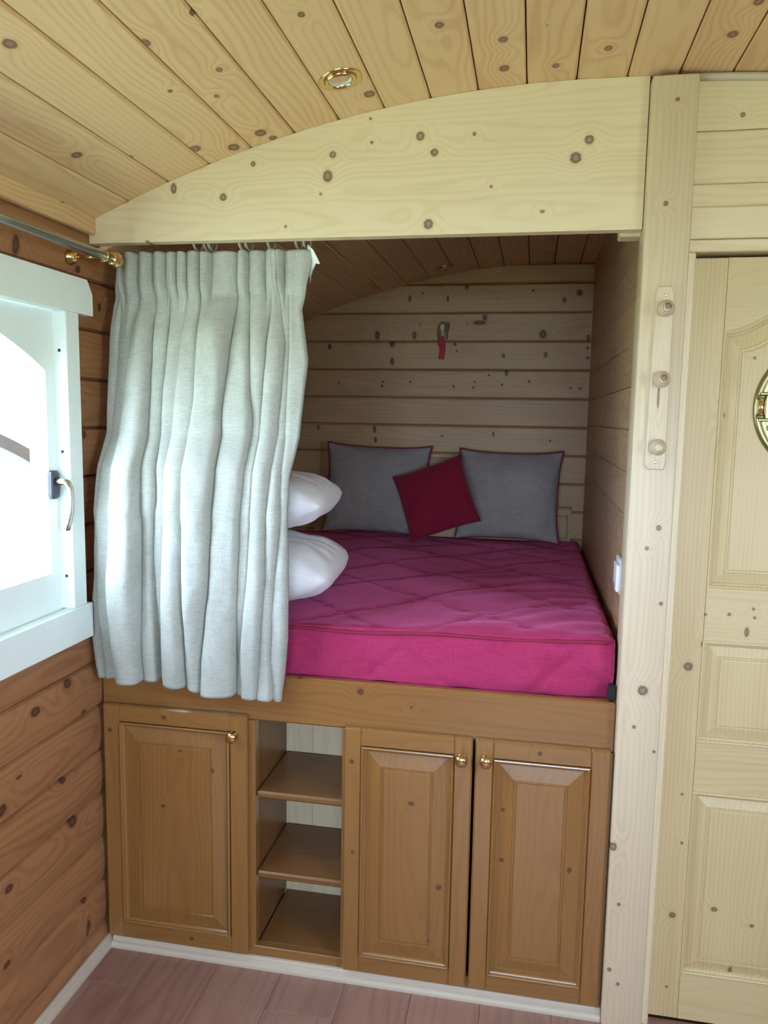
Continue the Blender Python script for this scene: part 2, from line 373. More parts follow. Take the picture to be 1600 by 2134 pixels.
KL = [(0.0, -0.307, 0.85, 0.05, 0.02, 0.012), (0.0, -0.16, 0.873, 0.05, 0.018, 0.012), (0.0, -0.087, 0.757, 0.05, 0.012, 0.015), (0.0, -0.195, 0.612, 0.05, 0.014, 0.009), (0.0, -0.157, 0.474, 0.05, 0.02, 0.016), (0.0, -0.456, 0.262, 0.05, 0.014, 0.009), (0.0, -0.112, 0.208, 0.05, 0.013, 0.008), (0.0, -0.435, 0.448, 0.05, 0.016, 0.01), (0.0, -0.104, 0.116, 0.05, 0.011, 0.027), (0.0, -0.31, 1.998, 0.05, 0.013, 0.024), (0.0, -0.051, 1.988, 0.05, 0.012, 0.009), (0.0, -0.047, 1.547, 0.05, 0.014, 0.011), (0.0, 0.044, 1.902, 0.05, 0.009, 0.012), (0.0, -0.448, 0.656, 0.05, 0.017, 0.016), (0.0, -0.382, 0.71, 0.05, 0.011, 0.004)]
KD = [(0.777, -0.02, 0.859, 0.01, 0.05, 0.01), (1.027, -0.02, 0.89, 0.005, 0.05, 0.005), (0.604, -0.02, 0.887, 0.006, 0.05, 0.006), (0.919, -0.02, 0.827, 0.004, 0.05, 0.004), (0.036, -0.02, 0.69, 0.006, 0.05, 0.006), (0.206, -0.02, 0.742, 0.008, 0.05, 0.006), (0.253, -0.02, 0.646, 0.006, 0.05, 0.004), (0.351, -0.02, 0.595, 0.005, 0.05, 0.008), (0.198, -0.02, 0.472, 0.006, 0.05, 0.005), (0.927, -0.02, 0.562, 0.008, 0.05, 0.006), (0.76, -0.02, 0.667, 0.006, 0.05, 0.006), (1.007, -0.02, 0.325, 0.008, 0.05, 0.008), (0.765, -0.02, 0.402, 0.005, 0.05, 0.005), (1.265, -0.02, 0.74, 0.006, 0.05, 0.006), (1.354, -0.02, 0.422, 0.006, 0.05, 0.008), (1.176, -0.02, 0.427, 0.006, 0.05, 0.006), (1.174, -0.02, 0.57, 0.005, 0.05, 0.005), (0.577, -0.02, 0.121, 0.004, 0.05, 0.004), (0.282, -0.02, 0.069, 0.006, 0.05, 0.005), (0.984, -0.02, 0.164, 0.004, 0.05, 0.004)]
KR = [(1.626, 0.01, 0.99, 0.012, 0.05, 0.012), (1.628, 0.01, 0.308, 0.009, 0.05, 0.009), (1.658, 0.01, 1.051, 0.006, 0.05, 0.008), (1.783, 0.01, 0.165, 0.006, 0.05, 0.016), (1.632, 0.01, 0.647, 0.004, 0.05, 0.004), (1.639, 0.01, 0.513, 0.004, 0.05, 0.004), (1.731, 0.01, 0.337, 0.009, 0.05, 0.007), (1.826, 0.01, 0.304, 0.006, 0.05, 0.005), (1.661, 0.01, 2.315, 0.006, 0.05, 0.006), (1.759, 0.01, 1.089, 0.006, 0.05, 0.013), (1.659, 0.01, 1.128, 0.004, 0.05, 0.004), (1.715, 0.01, 1.132, 0.005, 0.05, 0.004), (1.771, 0.01, 1.149, 0.004, 0.05, 0.004), (1.775, 0.01, 1.127, 0.004, 0.05, 0.004), (1.66, 0.01, 1.753, 0.005, 0.05, 0.005), (1.668, 0.01, 1.627, 0.008, 0.05, 0.009), (1.731, 0.01, 1.765, 0.004, 0.05, 0.004), (1.625, 0.01, 0.1, 0.004, 0.05, 0.004), (1.548, 0.01, 1.753, 0.005, 0.05, 0.005)]
HD = [0.055, 0.078, 0.123, 0.168, 0.205, 0.235, 0.267, 0.303, 0.332, 0.411, 0.439, 0.491, 0.54, 0.621]
VAL = [
   [(2.066, 0.05), (2.027, 0.048), (1.848, 0.035), (1.45, 0.037), (1.303, 0.039), (1.167, 0.031), (1.012, 0.014), (0.897, 0.012), (0.861, 0.016)],
   [(2.066, 0.073), (2.026, 0.068), (1.887, 0.065), (1.688, 0.06), (1.554, 0.054), (1.303, 0.048), (1.084, 0.041), (0.914, 0.043), (0.863, 0.043)],
   [(2.064, 0.122), (2.025, 0.123), (1.949, 0.123), (1.708, 0.098), (1.555, 0.089), (1.308, 0.104), (1.156, 0.092), (0.919, 0.091), (0.87, 0.091)],
   [(2.063, 0.172), (2.024, 0.177), (1.86, 0.169), (1.709, 0.167), (1.557, 0.167), (1.312, 0.185), (1.092, 0.178), (0.924, 0.166), (0.873, 0.165)],
   [(2.063, 0.208), (2.023, 0.212), (1.847, 0.21), (1.663, 0.198), (1.557, 0.199), (1.375, 0.218), (1.237, 0.211), (1.014, 0.216), (0.879, 0.209)],
   [(2.061, 0.264), (2.022, 0.268), (1.865, 0.259), (1.558, 0.239), (1.315, 0.252), (1.096, 0.239), (0.885, 0.228)],
   [(2.06, 0.306), (2.022, 0.307), (1.95, 0.305), (1.642, 0.307), (1.559, 0.299), (1.317, 0.315), (1.168, 0.309), (1.031, 0.306), (0.862, 0.296)],
   [(2.058, 0.417), (2.0, 0.418), (1.917, 0.41), (1.794, 0.395), (1.626, 0.382), (1.439, 0.39), (1.32, 0.39), (1.131, 0.378), (0.938, 0.349), (0.849, 0.34)],
   [(2.057, 0.44), (1.936, 0.443), (1.666, 0.457), (1.601, 0.467), (1.563, 0.466), (1.323, 0.463), (1.176, 0.454), (0.945, 0.443), (0.853, 0.435)],
   [(2.056, 0.493), (1.953, 0.507), (1.711, 0.496), (1.563, 0.492), (1.325, 0.494), (1.178, 0.484), (0.946, 0.456), (0.847, 0.451)],
   [(2.055, 0.522), (1.944, 0.526), (1.801, 0.547), (1.564, 0.538), (1.326, 0.535), (1.18, 0.53), (0.95, 0.506), (0.843, 0.495)],
   [(2.055, 0.548), (1.943, 0.551), (1.801, 0.56), (1.565, 0.559), (1.328, 0.57), (1.181, 0.553), (0.952, 0.536), (0.847, 0.537)],
   [(2.053, 0.621), (1.984, 0.611), (1.89, 0.59), (1.756, 0.61), (1.565, 0.597), (1.445, 0.586), (1.329, 0.587), (1.13, 0.588), (1.009, 0.583), (0.912, 0.571), (0.845, 0.559)],
]

# ------------------------------------------------------------------ room shell
def arc(x, top=2.415): return top - (x - 1.3) ** 2 / 5.8 * (1.0 if x < 1.3 else 0.4)
AX0, PW = 1.05, 0.1167
TOP2 = 2.335

def yw(kind, knots=()):       # boards that run along y on a wall that faces x
    return wood(kind, 'W', knots)

# floor
floor = box('floor', (-0.09, -4.1, -0.06), (2.69, 1.95, -0.012), GROOVE)
tag(floor, 'brown laminate floor boards in front of the bed cabinet', 'floor', None, 'structure')
fw = 0.192
for i in range(14):
    x0 = -0.02 + i * fw; x1 = min(x0 + fw - 0.0008, 2.62)
    y = -4.0 - (i % 3) * 0.42
    while y < 0.03:
        a, b = max(y, -4.0), min(y + 1.28, 0.03)
        if b - a > 0.05:
            board('floor_board', (x0, a, -0.012), (x1, b - 0.0008, 0.0), 'floor', 'Y', floor, bevel=0.0008)
        y += 1.28

# ceiling: arched backing and tongue-and-groove boards
vs, fs = [], []
xs = [-0.12 + 2.84 * i / 30 for i in range(31)]
for x in xs:
    for yy in (-4.12, 1.97):
        vs += [(x, yy, arc(x) + 0.018), (x, yy, arc(x) + 0.06)]
for i in range(30):
    a, b = i * 4, i * 4 + 4
    fs += [(a, a + 2, b + 2, b), (a + 1, b + 1, b + 3, a + 3), (a, b, b + 1, a + 1), (a + 2, a + 3, b + 3, b + 2)]
fs += [(0, 1, 3, 2), (120, 122, 123, 121)]
ceiling = mesh('ceiling', vs, fs, GROOVE, origin=(1.3, -1, 2.4), label='arched ceiling of honey pine boards', kind='structure')
ceiling['category'] = 'ceiling'
def ceil_board(x0, x1, y0, y1, top, kind, K):
    g = 0.0016
    x0 += g; x1 -= g
    t, c = 0.016, 0.0035
    p = [(x0, arc(x0, top) + t), (x0, arc(x0, top) + c), (x0 + c, arc(x0 + c, top)), (x1 - c, arc(x1 - c, top)), (x1, arc(x1, top) + c), (x1, arc(x1, top) + t)]
    lo = (x0, y0, min(q[1] for q in p) - 0.03); hi = (x1, y1, max(q[1] for q in p))
    return prism_y('ceiling_board', p, y0, y1, wood(kind, 'Y', knots_in(K, lo, hi, 0.004)), ceiling)
for k in range(-10, 15):
    xa, xb = AX0 + k * PW, AX0 + (k + 1) * PW
    if xb < -0.03 or xa > 2.62: continue
    ceil_board(xa, xb, -4.0, 0.030, 2.415, 'ceiling', KC)
    if xa < 1.47:
        ceil_board(xa, xb, 0.036, 1.84, TOP2, 'ceiling', ())

# left wall: half-log boards around the window
wall_left = empty('wall_left', (0, -1, 0), label='orange pine half-log wall with the white window', kind='structure'); wall_left['category'] = 'wall'
WY0, WY1, WZ0, WZ1 = -1.14, -0.15, 1.06, 1.885
for lo, hi in (((-0.10, -4.1, 0), (-0.024, 1.95, WZ0)), ((-0.10, -4.1, WZ1), (-0.024, 1.95, 2.2)),
               ((-0.10, -4.1, WZ0), (-0.024, WY0, WZ1)), ((-0.10, WY1, WZ0), (-0.024, 1.95, WZ1))):
    box('backing', lo, hi, GROOVE, wall_left)
def log_board(y0, y1, z0, z1, K):
    g = 0.001; p = []
    n = 12
    for i in range(n + 1):
        t = i / n
        x = -0.010 * abs(2 * t - 1) ** 2.4 - (0.006 if i in (0, n) else 0.0)
        p.append((x, z0 + g + (z1 - z0 - 2 * g) * (t if i not in (1, n - 1) else (0.04 if i == 1 else 0.96))))
    p += [(-0.024, z1 - g), (-0.024, z0 + g)]
    return prism_y('log_board', p, y0, y1, yw('wall', knots_in(K, (-0.03, y0, z0), (0, y1, z1), 0.002)), wall_left)
z = 0.079 - 0.135
while z < 2.12:
    z0, z1 = max(z, 0.0), min(z + 0.135, 2.15)
    if z1 > WZ0 and z0 < WZ1:
        log_board(-4.0, WY0, z0, z1, ()); log_board(WY1, 1.83, z0, z1, KL)
        if z1 > WZ1 + 0.01: log_board(WY0 + 0.001, WY1 - 0.001, WZ1 + 0.005, z1, KL)
    else:
        log_board(-4.0, 1.83, z0, z1, KL)
    z += 0.135

# ledge board where the wall meets the ceiling
ledge = board('trim_1', (0.0, -4.0, 2.088), (0.022, -0.001, 2.138), 'ceiling', 'Y', None, bevel=0.003, label='narrow pine ledge board between left wall and ceiling', kind='structure')
ledge['category'] = 'trim'

# wall at the back of the alcove
wall_back = box('wall_back', (-0.1, 1.852, 0), (2.7, 1.95, 2.44), GROOVE, None, label='horizontal pine boards with dark knots behind the bed', kind='structure'); wall_back['category'] = 'wall'
def back_board(z0, z1):
    x0, x1 = -0.02, 1.468
    y0, y1 = 1.826, 1.852
    c, g = 0.006, 0.0012
    prof = [(y1, z0 + g), (y0 + c, z0 + g), (y0, z0 + g + c), (y0, z1 - g - c * 1.4), (y0 + c * 1.6, z1 - g), (y1, z1 - g)]
    l0 = [(x0, y, zz) for y, zz in prof]; l1 = [(x1, y, zz) for y, zz in prof]
    loops('wall_board', [l0, l1], wood('back', 'X', knots_in(KW, (x0, y0, z0), (x1, y1, z1), 0.003)), wall_back, cap_first=True)
z = 2.246
back_board(2.246, 2.335)
for i in range(11):
    back_board(2.246 - 0.135 * (i + 1), 2.246 - 0.135 * i)

# boarded side of the alcove
wall_alcove = box('wall_alcove', (1.4905, 0.072, 0), (1.51, 1.85, 2.44), GROOVE, None, label='boarded pine side wall at the foot of the alcove opening', kind='structure'); wall_alcove['category'] = 'wall'
wall_alcove['label'] = 'boarded pine side wall of the bed alcove behind the post'
z = 1.355 - 0.115 * 5
while z < 2.34:
    z1 = min(z + 0.115, 2.345)
    box('wall_board', (1.466, 0.0705, z + 0.0006), (1.4905, 1.825, z1 - 0.0006), yw('panel'), wall_alcove, bevel=0.0022)
    z += 0.115

# unseen shell: end wall and wall across, windows placed and sized for their daylight
def plain_wall(name, boxes, label):
    w = empty(name, boxes[0][0], label=label, kind='structure'); w['category'] = 'wall'
    for lo, hi in boxes: box('wall_section', lo, hi, wood('wall', 'X'), w)
    return w
RY0, RY1, RZ0, RZ1 = -2.2, -1.3, 0.95, 2.0
plain_wall('wall_right', [((2.62, -4.1, 0), (2.72, RY0, 2.42)), ((2.62, RY1, 0), (2.72, 1.95, 2.42)), ((2.62, RY0, 0), (2.72, RY1, RZ0)), ((2.62, RY0, RZ1), (2.72, RY1, 2.42))], 'pine side wall across from the white window')
BX0, BX1, BZ0, BZ1 = 0.45, 2.15, 1.0, 1.95
plain_wall('wall_rear', [((-0.1, -4.12, 0), (BX0, -4.0, 2.44)), ((BX1, -4.12, 0), (2.72, -4.0, 2.44)), ((BX0, -4.12, BZ1), (BX1, -4.0, 2.44)), ((BX0, -4.12, 0), (BX1, -4.0, BZ0))], 'pine end wall behind the viewer')
def back_window(name, rect, mk, label):
    a0, a1, z0, z1 = rect; f = 0.06
    w = empty(name, mk(a0, 0, z0), label=label, kind='structure'); w['category'] = 'window'
    for (p, q, r, t) in ((a0, a0 + f, z0, z1), (a1 - f, a1, z0, z1), (a0 + f, a1 - f, z0, z0 + f), (a0 + f, a1 - f, z1 - f, z1)):
        box('frame', mk(p, -0.02, r), mk(q, 0.02, t), WHITE, w, 0.003)
    box('pane', mk(a0 + f, -0.002, z0 + f), mk(a1 - f, 0.002, z1 - f), GLASS, w)
back_window('window_2', (RY0, RY1, RZ0, RZ1), lambda a, d, z: (2.67 + d, a, z), 'unseen white framed window in the wall across, sized for daylight')
back_window('window_3', (BX0, BX1, BZ0, BZ1), lambda a, d, z: (a, -4.06 + d, z), 'unseen white framed window behind the viewer, sized for daylight')

# meadow outside, its colour paled to bounce daylight up to the ceiling
gm = plain('paled_meadow', lin(188, 192, 150), 0.9, noise_amt=0.12, noise_scale=3.0)
box('ground', (-30, -30, -1.0), (30, 30, -0.9), gm, None, label='meadow outside the windows, paled to bounce daylight indoors', kind='structure')['category'] = 'ground'

# ------------------------------------------------------------------ beam over the alcove
beam = empty('beam', (0.72, 0.015, 2.066), label='pale pine beam with arched top above the alcove', kind='structure'); beam['category'] = 'beam'
for z0, z1 in ((2.066, 2.172), (2.172, 2.252), (2.252, 2.330), (2.330, 2.43)):
    xs = [0.001 + (1.4515 - 0.001) * i / 60 for i in range(61)]
    up = [(x, min(z1, arc(x) - 0.001)) for x in xs if arc(x) - 0.001 > z0 + 1e-4]
    if up[0][0] > 0.01:
        xa = 1.3 - math.sqrt((2.415 - 0.001 - z0) * 5.8); up = [(xa, z0)] + up
    poly = up + [(x, z0) for x, _ in reversed(up)]
    # drop the doubled tip
    poly = [p for i, p in enumerate(poly) if i == 0 or (Vector((p[0], p[1], 0)) - Vector((poly[i - 1][0], poly[i - 1][1], 0))).length > 1e-6]
    if (poly[0][0], poly[0][1]) == (poly[-1][0], poly[-1][1]): poly.pop()
    lo = (poly[0][0], 0, z0); hi = (1.4515, 0.036, z1)
    prism_y('lamella', poly, 0.0, 0.035, wood('pale', 'X', knots_in(KB, lo, hi, 0.004)), beam)

# post between bed and door
box('post', (1.4535, -0.03, 0.0), (1.558, 0.07, 2.402), wood('post', 'Z', tuple(KP)), None, bevel=0.005, seg=2, label='square pale pine post between bed alcove and door', kind='structure')['category'] = 'post'

# ------------------------------------------------------------------ partition with the panelled door
part = empty('wall_partition', (2.0, 0.015, 2.0), label='pale pine boards above the panelled door', kind='structure'); part['category'] = 'wall'
xs = [1.5585 + 1.0565 * i / 16 for i in range(17)]
prism_y('wall_board', [(x, arc(x) - 0.012) for x in xs] + [(2.615, 2.2835), (1.5585, 2.2835)], 0.0, 0.03, wood('pale', 'X', knots_in(KR, (1.55, 0, 2.28), (2.6, 0.03, 2.4))), part)
for z0, z1, y0 in ((2.1655, 2.2825, 0.0), (2.112, 2.1645, 0.0), (2.039, 2.111, -0.009)):
    board('wall_board', (1.5585, y0, z0), (2.615, 0.03, z1), 'pale', 'X', part, KR, bevel=0.003)
for i in range(17):
    z0 = 0.0 + i * 0.12
    if z0 < 2.0: board('wall_board', (2.262, 0.0, z0 + 0.001), (2.615, 0.03, min(z0 + 0.12, 2.037)), 'pale', 'X', part, (), bevel=0.003)
box('backing', (1.5585, 0.075, 2.0), (2.62, 0.10, 2.43), GROOVE, part)
tr = tube('trim_2', [(x, -0.008, arc(x) - 0.0095) for x in xs], 0.0085, CREAM, None, 12, label='cream moulding along the ceiling above the door', kind='structure'); tr['category'] = 'trim'
cas = empty('trim_3', (1.9, 0.0, 0), label='pale pine casing around the panelled door', kind='structure'); cas['category'] = 'trim'
board('casing', (1.5585, -0.004, 2.010), (2.261, 0.06, 2.038), 'pale', 'X', cas, (), 0.003)
board('casing', (1.5585, -0.004, 0.0), (1.578, 0.06, 2.009), 'pale', 'Z', cas, KR, 0.003)
board('casing', (2.226, -0.004, 0.0), (2.261, 0.06, 2.009), 'pale', 'Z', cas, (), 0.003)

def rect_loop(x0, x1, z0, z1, y, i):
    return [(x0 + i, y, z0 + i), (x1 - i, y, z0 + i), (x1 - i, y, z1 - i), (x0 + i, y, z1 - i)]

def raised_panel(name, loopf, yf, kind, parent, K, lo, hi, slope=0.036, depth=0.012, axis='Z'):
    """loopf(inset, y); field slopes up to a beaded centre"""
    prof = [(-0.004, depth + 0.004), (0.0, depth), (0.003, depth), (slope, 0.0035), (slope + 0.002, 0.0065), (slope + 0.006, 0.0065), (slope + 0.008, 0.0035), (slope + 0.011, 0.0030)]
    return loops(name, [loopf(i, yf + d) for i, d in prof], wood(kind, axis, knots_in(K, lo, hi)), parent)

def moulding(name, loopf, yf, kind, parent, w=0.014, depth=0.012, axis='Z'):
    prof = [(-0.001, 0.0), (0.0, -0.0025), (0.003, -0.0035), (w * 0.45, -0.0015), (w * 0.55, 0.003), (w * 0.8, 0.005), (w, depth * 0.75), (w, depth + 0.003)]
    return loops(name, [loopf(i, yf + d) for i, d in prof], wood(kind, axis), parent, cap_last=False)

door = empty('door_1', (1.9, 0.04, 0.012), label='pale pine panelled door with brass porthole', kind='structure'); door['category'] = 'door'
DX0, DX1, SY = 1.581, 2.223, 0.022
PX0, PX1 = 1.657, 2.133
def top_z(x): return 1.828 + 0.105 * sstep(0, 1, 1 - abs(x - 1.895) / 0.238)
board('stile', (DX0, SY, 0.012), (PX0, SY + 0.036, 2.000), 'door', 'Z', door, KR, 0.0015)
board('stile', (PX1, SY, 0.012), (DX1, SY + 0.036, 2.000), 'door', 'Z', door, (), 0.0015)
for z0, z1 in ((1.060, 1.197), (0.657, 0.792), (0.012, 0.146)):
    lo, hi = (PX0 + 0.0005, SY, z0), (PX1 - 0.0005, SY + 0.036, z1)
    board('rail', lo, hi, 'door', 'X', door, KR, 0.0012)
xs = [PX0 + 0.0005 + (PX1 - PX0 - 0.001) * i / 28 for i in range(29)]
prism_y('rail', [(x, top_z(x)) for x in xs] + [(PX1 - 0.0005, 2.0), (PX0 + 0.0005, 2.0)], SY, SY + 0.036, wood('door', 'X'), door)
def arch_loop(i, y):
    x0, x1, z0 = PX0 + i, PX1 - i, 1.197 + i
    top = [(x1 + (x0 - x1) * t / 28, top_z(PX1 + (PX0 - PX1) * t / 28) - i * 1.05) for t in range(29)]
    return [(x0, y, z0), (x1, y, z0)] + [(x, y, z) for x, z in top]
moulding('moulding', arch_loop, SY, 'door', door)
raised_panel('panel', lambda i, y: arch_loop(0.013 + i, y), SY, 'door', door, KR, (PX0, SY, 1.197), (PX1, SY + 0.02, 1.95), 0.026)
for z0, z1 in ((0.792, 1.060), (0.146, 0.657)):
    f = lambda i, y, z0=z0, z1=z1: rect_loop(PX0, PX1, z0, z1, y, i)
    moulding('moulding', f, SY, 'door', door)
    raised_panel('panel', lambda i, y: f(0.013 + i, y), SY, 'door', door, KR, (PX0, SY, z0), (PX1, SY + 0.02, z1), 0.026)
# brass porthole in the door
PC = (1.895, SY + 0.005, 1.648)
ph = lathe('porthole', PC, (0, -1, 0), [(0, 0.160), (0.006, 0.160), (0.011, 0.156), (0.012, 0.150), (0.010, 0.147), (0.010, 0.118), (0.015, 0.115), (0.015, 0.098), (0.0, 0.096)], ABRASS, door, 64, label='round brass porthole frame')
lathe('porthole_glass', PC, (0, -1, 0), [(0.006, 0.0), (0.006, 0.0965)], plain('porthole_pane', lin(196, 200, 196), 0.1, 0.0, 0.6, 0.02), ph, 48)
for i in range(8):
    a = 2 * PI * (i + 0.5) / 8
    c = (PC[0] + 0.132 * math.cos(a), PC[1] - 0.009, PC[2] + 0.132 * math.sin(a))
    lathe('rivet', c, (0, -1, 0), [(0, 0.0065), (0.003, 0.006), (0.005, 0.0035), (0.0055, 0)], BRASS, ph, 14)
hx, hy = PC[0] - 0.144, PC[1] - 0.016
tube('hinge_barrel', [(hx, hy, PC[2] - 0.021), (hx, hy, PC[2] + 0.021)], 0.008, BRASS, ph, 14)
for s in (-1, 1):
    lathe('hinge_collar', (hx, hy, PC[2] + s * 0.024), (0, 0, 1), [(-0.004, 0), (-0.004, 0.0105), (0.004, 0.0105), (0.004, 0)], ABRASS, ph, 18)
    box('hinge_arm', (hx - 0.004, hy - 0.006, PC[2] + s * 0.031 - 0.004), (hx + 0.05, hy + 0.004, PC[2] + s * 0.031 + 0.004), ABRASS, ph, 0.002)
box('hinge_leaf', (hx - 0.012, hy + 0.002, PC[2] - 0.02), (hx + 0.012, hy + 0.009, PC[2] + 0.02), ABRASS, ph, 0.002)

# ------------------------------------------------------------------ window in the left wall
win = empty('window_1', (0, -0.645, 1.06), label='white painted window with arched glass in left wall', kind='structure'); win['category'] = 'window'
def prism_x(name, poly, x0, x1, mat, parent, **k):
    return loops(name, [[(x0, y, z) for y, z in poly], [(x1, y, z) for y, z in poly]], mat, parent, cap_last=True, cap_first=True, **k)
prism_x('casing', [(-1.25, 1.866), (-0.040, 1.866), (-0.040, 1.922), (-0.064, 1.958), (-1.226, 1.958), (-1.25, 1.922)], 0.0, 0.030, WHITE, win)
box('casing', (0.0, -1.215, 0.990), (0.033, -0.086, 1.086), WHITE, win, 0.002)
box('casing', (-0.022, -0.170, 1.086), (0.030, -0.108, 1.866), WHITE, win, 0.003)
box('casing', (-0.022, -1.182, 1.086), (0.030, -1.120, 1.866), WHITE, win, 0.003)
for zz in (1.765, 1.505, 1.175):
    lathe('screw', (0.010, -0.170, zz), (0, -1, 0), [(0, 0.0045), (0.0008, 0.0042), (0.0008, 0)], DARK, win, 10)
def leaf(ya, yb, name):
    """ya > yb; glass from ya-0.095 to yb+0.05 with a shared arch"""
    ga, gb = ya - 0.082, yb + 0.045
    def inner(i, x):
        top = [ga - i + (gb - ga + 2 * i) * t / 20 for t in range(21)]
        return [(x, gb + i, 1.192 + i), (x, ga - i, 1.192 + i)] + [(x, y, 1.830 - 0.64 * (y + 0.645) ** 2 - i) for y in top]
    def outer(x):
        top = [ya + (yb - ya) * t / 20 for t in range(21)]
        return [(x, yb, 1.07), (x, ya, 1.07)] + [(x, y, 1.868) for y in top]
    s = loops('sash', [outer(-0.055), outer(-0.006), inner(-0.004, -0.006), inner(0.0, -0.010), inner(0.0, -0.055), outer(-0.055)], WHITE, win, cap_last=False)
    l1 = inner(-0.002, -0.020); l2 = inner(-0.002, -0.024)
    loops('pane', [l1, l2], GLASS, s, cap_first=True)
    return s
s1 = leaf(-0.130, -0.642, 'sash'); s2 = leaf(-0.648, -1.16, 'sash')
HC = (-0.006, -0.1965, 1.420)
def rounded(cx, cz, w, h, n=6):
    r = w / 2 * 0.7; pts = []
    for sx, sz, a0 in ((1, 1, 0), (-1, 1, 90), (-1, -1, 180), (1, -1, 270)):
        for k in range(n + 1):
            a = R(a0 + 90 * k / n)
            pts.append((cx + sx * (w / 2 - r) + r * math.cos(a), cz + sz * (h / 2 - r) + r * math.sin(a)))
    return pts
ro = rounded(HC[1], HC[2], 0.034, 0.074)
ri = rounded(HC[1], HC[2], 0.028, 0.068)
han = loops('handle', [[(HC[0], y, z) for y, z in ro], [(HC[0] + 0.009, y, z) for y, z in ro], [(HC[0] + 0.012, y, z) for y, z in ri]], DARK, s1, label='window lever handle on a dark backplate')
def lever():
    path = [((0.004, HC[1], 1.428), 0.010, 0.010), ((0.026, HC[1], 1.430), 0.0095, 0.0095), ((0.037, HC[1] + 0.001, 1.426), 0.010, 0.009), ((0.043, HC[1] + 0.002, 1.412), 0.010, 0.008), ((0.045, HC[1] + 0.003, 1.385), 0.0095, 0.0075), ((0.044, HC[1] + 0.002, 1.350), 0.010, 0.007), ((0.039, HC[1] - 0.001, 1.320), 0.0105, 0.0065), ((0.035, HC[1] - 0.003, 1.303), 0.010, 0.006)]
    vs, fs, n = [], [], 14
    for i, (c, a, b) in enumerate(path):
        c = Vector(c); p0 = Vector(path[max(i - 1, 0)][0]); p1 = Vector(path[min(i + 1, len(path) - 1)][0])
        t = (p1 - p0).normalized(); s = Vector((0, 1, 0)); u = t.cross(s).normalized()
        for k in range(n):
            an = 2 * PI * k / n
            vs.append(c + s * (a * math.cos(an)) + u * (b * math.sin(an)))
    for i in range(len(path) - 1):
        for k in range(n):
            fs.append((i * n + k, i * n + (k + 1) % n, (i + 1) * n + (k + 1) % n, (i + 1) * n + k))
    fs += [tuple(range(n)), tuple(range((len(path) - 1) * n, len(path) * n))]
    mesh('lever', vs, fs, STEEL, s1, smooth=True)
lever()
# arched shutter rail seen through the glass
pts_o = [(-0.62 + 0.715 * t / 24, 1.625 - 0.145 * (t / 24) ** 2.2 - 0.001) for t in range(25)]
pts_i = [(y, z - 0.026 - 0.016 * (i / 24)) for i, (y, z) in enumerate(pts_o)]
GREYP = plain('grey_shutter_paint', lin(84, 92, 100), 0.6, noise_amt=0.03)
sh = empty('window_shutter', (-0.25, 0.08, 0.9), label='grey arched shutter rail seen outside through the window glass')
sh['category'] = 'shutter'
prism_x('top_rail', pts_o + list(reversed(pts_i)), -0.27, -0.24, GREYP, sh)
box('stile', (-0.27, 0.096, 0.95), (-0.24, 0.14, 1.52), GREYP, sh, 0.002)
box('hinge_arm', (-0.255, 0.11, 1.30), (-0.10, 0.125, 1.32), DARK, sh, 0.002)

# brass curtain rod over the window
rod = empty('curtain_rod', (0.10, -0.6, 2.012), label='grey metal curtain rod with brass end above the window'); rod['category'] = 'curtain rod'
tube('pole', [(0.10, -1.35, 2.012), (0.10, -0.060, 2.012)], 0.0122, plain('satin_chrome', lin(206, 206, 198), 0.25, 1.0), rod, 20)
lathe('finial', (0.10, -0.066, 2.012), (0, 1, 0), [(0, 0), (0, 0.0125), (0.004, 0.016), (0.010, 0.017), (0.013, 0.0145), (0.016, 0.0145), (0.019, 0.019), (0.026, 0.0215), (0.034, 0.0205), (0.040, 0.015), (0.043, 0.008), (0.044, 0)], BRASS, rod, 32)
for yy in (-0.095, -1.25):
    b = tube('bracket', [(0.004, yy, 2.012), (0.10, yy, 2.012)], 0.0055, BRASS, rod, 14)
    lathe('wall_rose', (0.0, yy, 2.012), (1, 0, 0), [(-0.002, 0), (-0.002, 0.020), (0.004, 0.020), (0.008, 0.0165), (0.012, 0.0165), (0.018, 0.012), (0.022, 0.007), (0.022, 0)], BRASS, b, 28)
    lathe('saddle', (0.10, yy, 2.012), (0, 1, 0), [(-0.006, 0.0124), (-0.006, 0.0148), (0.006, 0.0148), (0.006, 0.0124)], BRASS, b, 24)

# ------------------------------------------------------------------ skirting
def skirting(name, axis, lo, hi, fixed, sgn, label):
    prof = [(0.0, 0.0), (0.020, 0.0), (0.020, 0.008), (0.017, 0.016), (0.010, 0.020), (0.009, 0.026), (0.006, 0.031), (0.0, 0.032)]
    mk = (lambda t: [(t, fixed + sgn * d, h) for d, h in prof]) if axis == 'x' else (lambda t: [(fixed + sgn * d, t, h) for d, h in prof])
    o = loops(name, [mk(lo), mk(hi)], CREAM, None, cap_first=True, label=label, kind='structure'); o['category'] = 'baseboard'
skirting('baseboard_front', 'x', 0.021, 1.4525, -0.001, -1, 'cream skirting moulding along the foot of the cabinet')
skirting('baseboard_left', 'y', -3.99, -0.001, 0.001, 1, 'cream skirting moulding along the foot of the log wall')

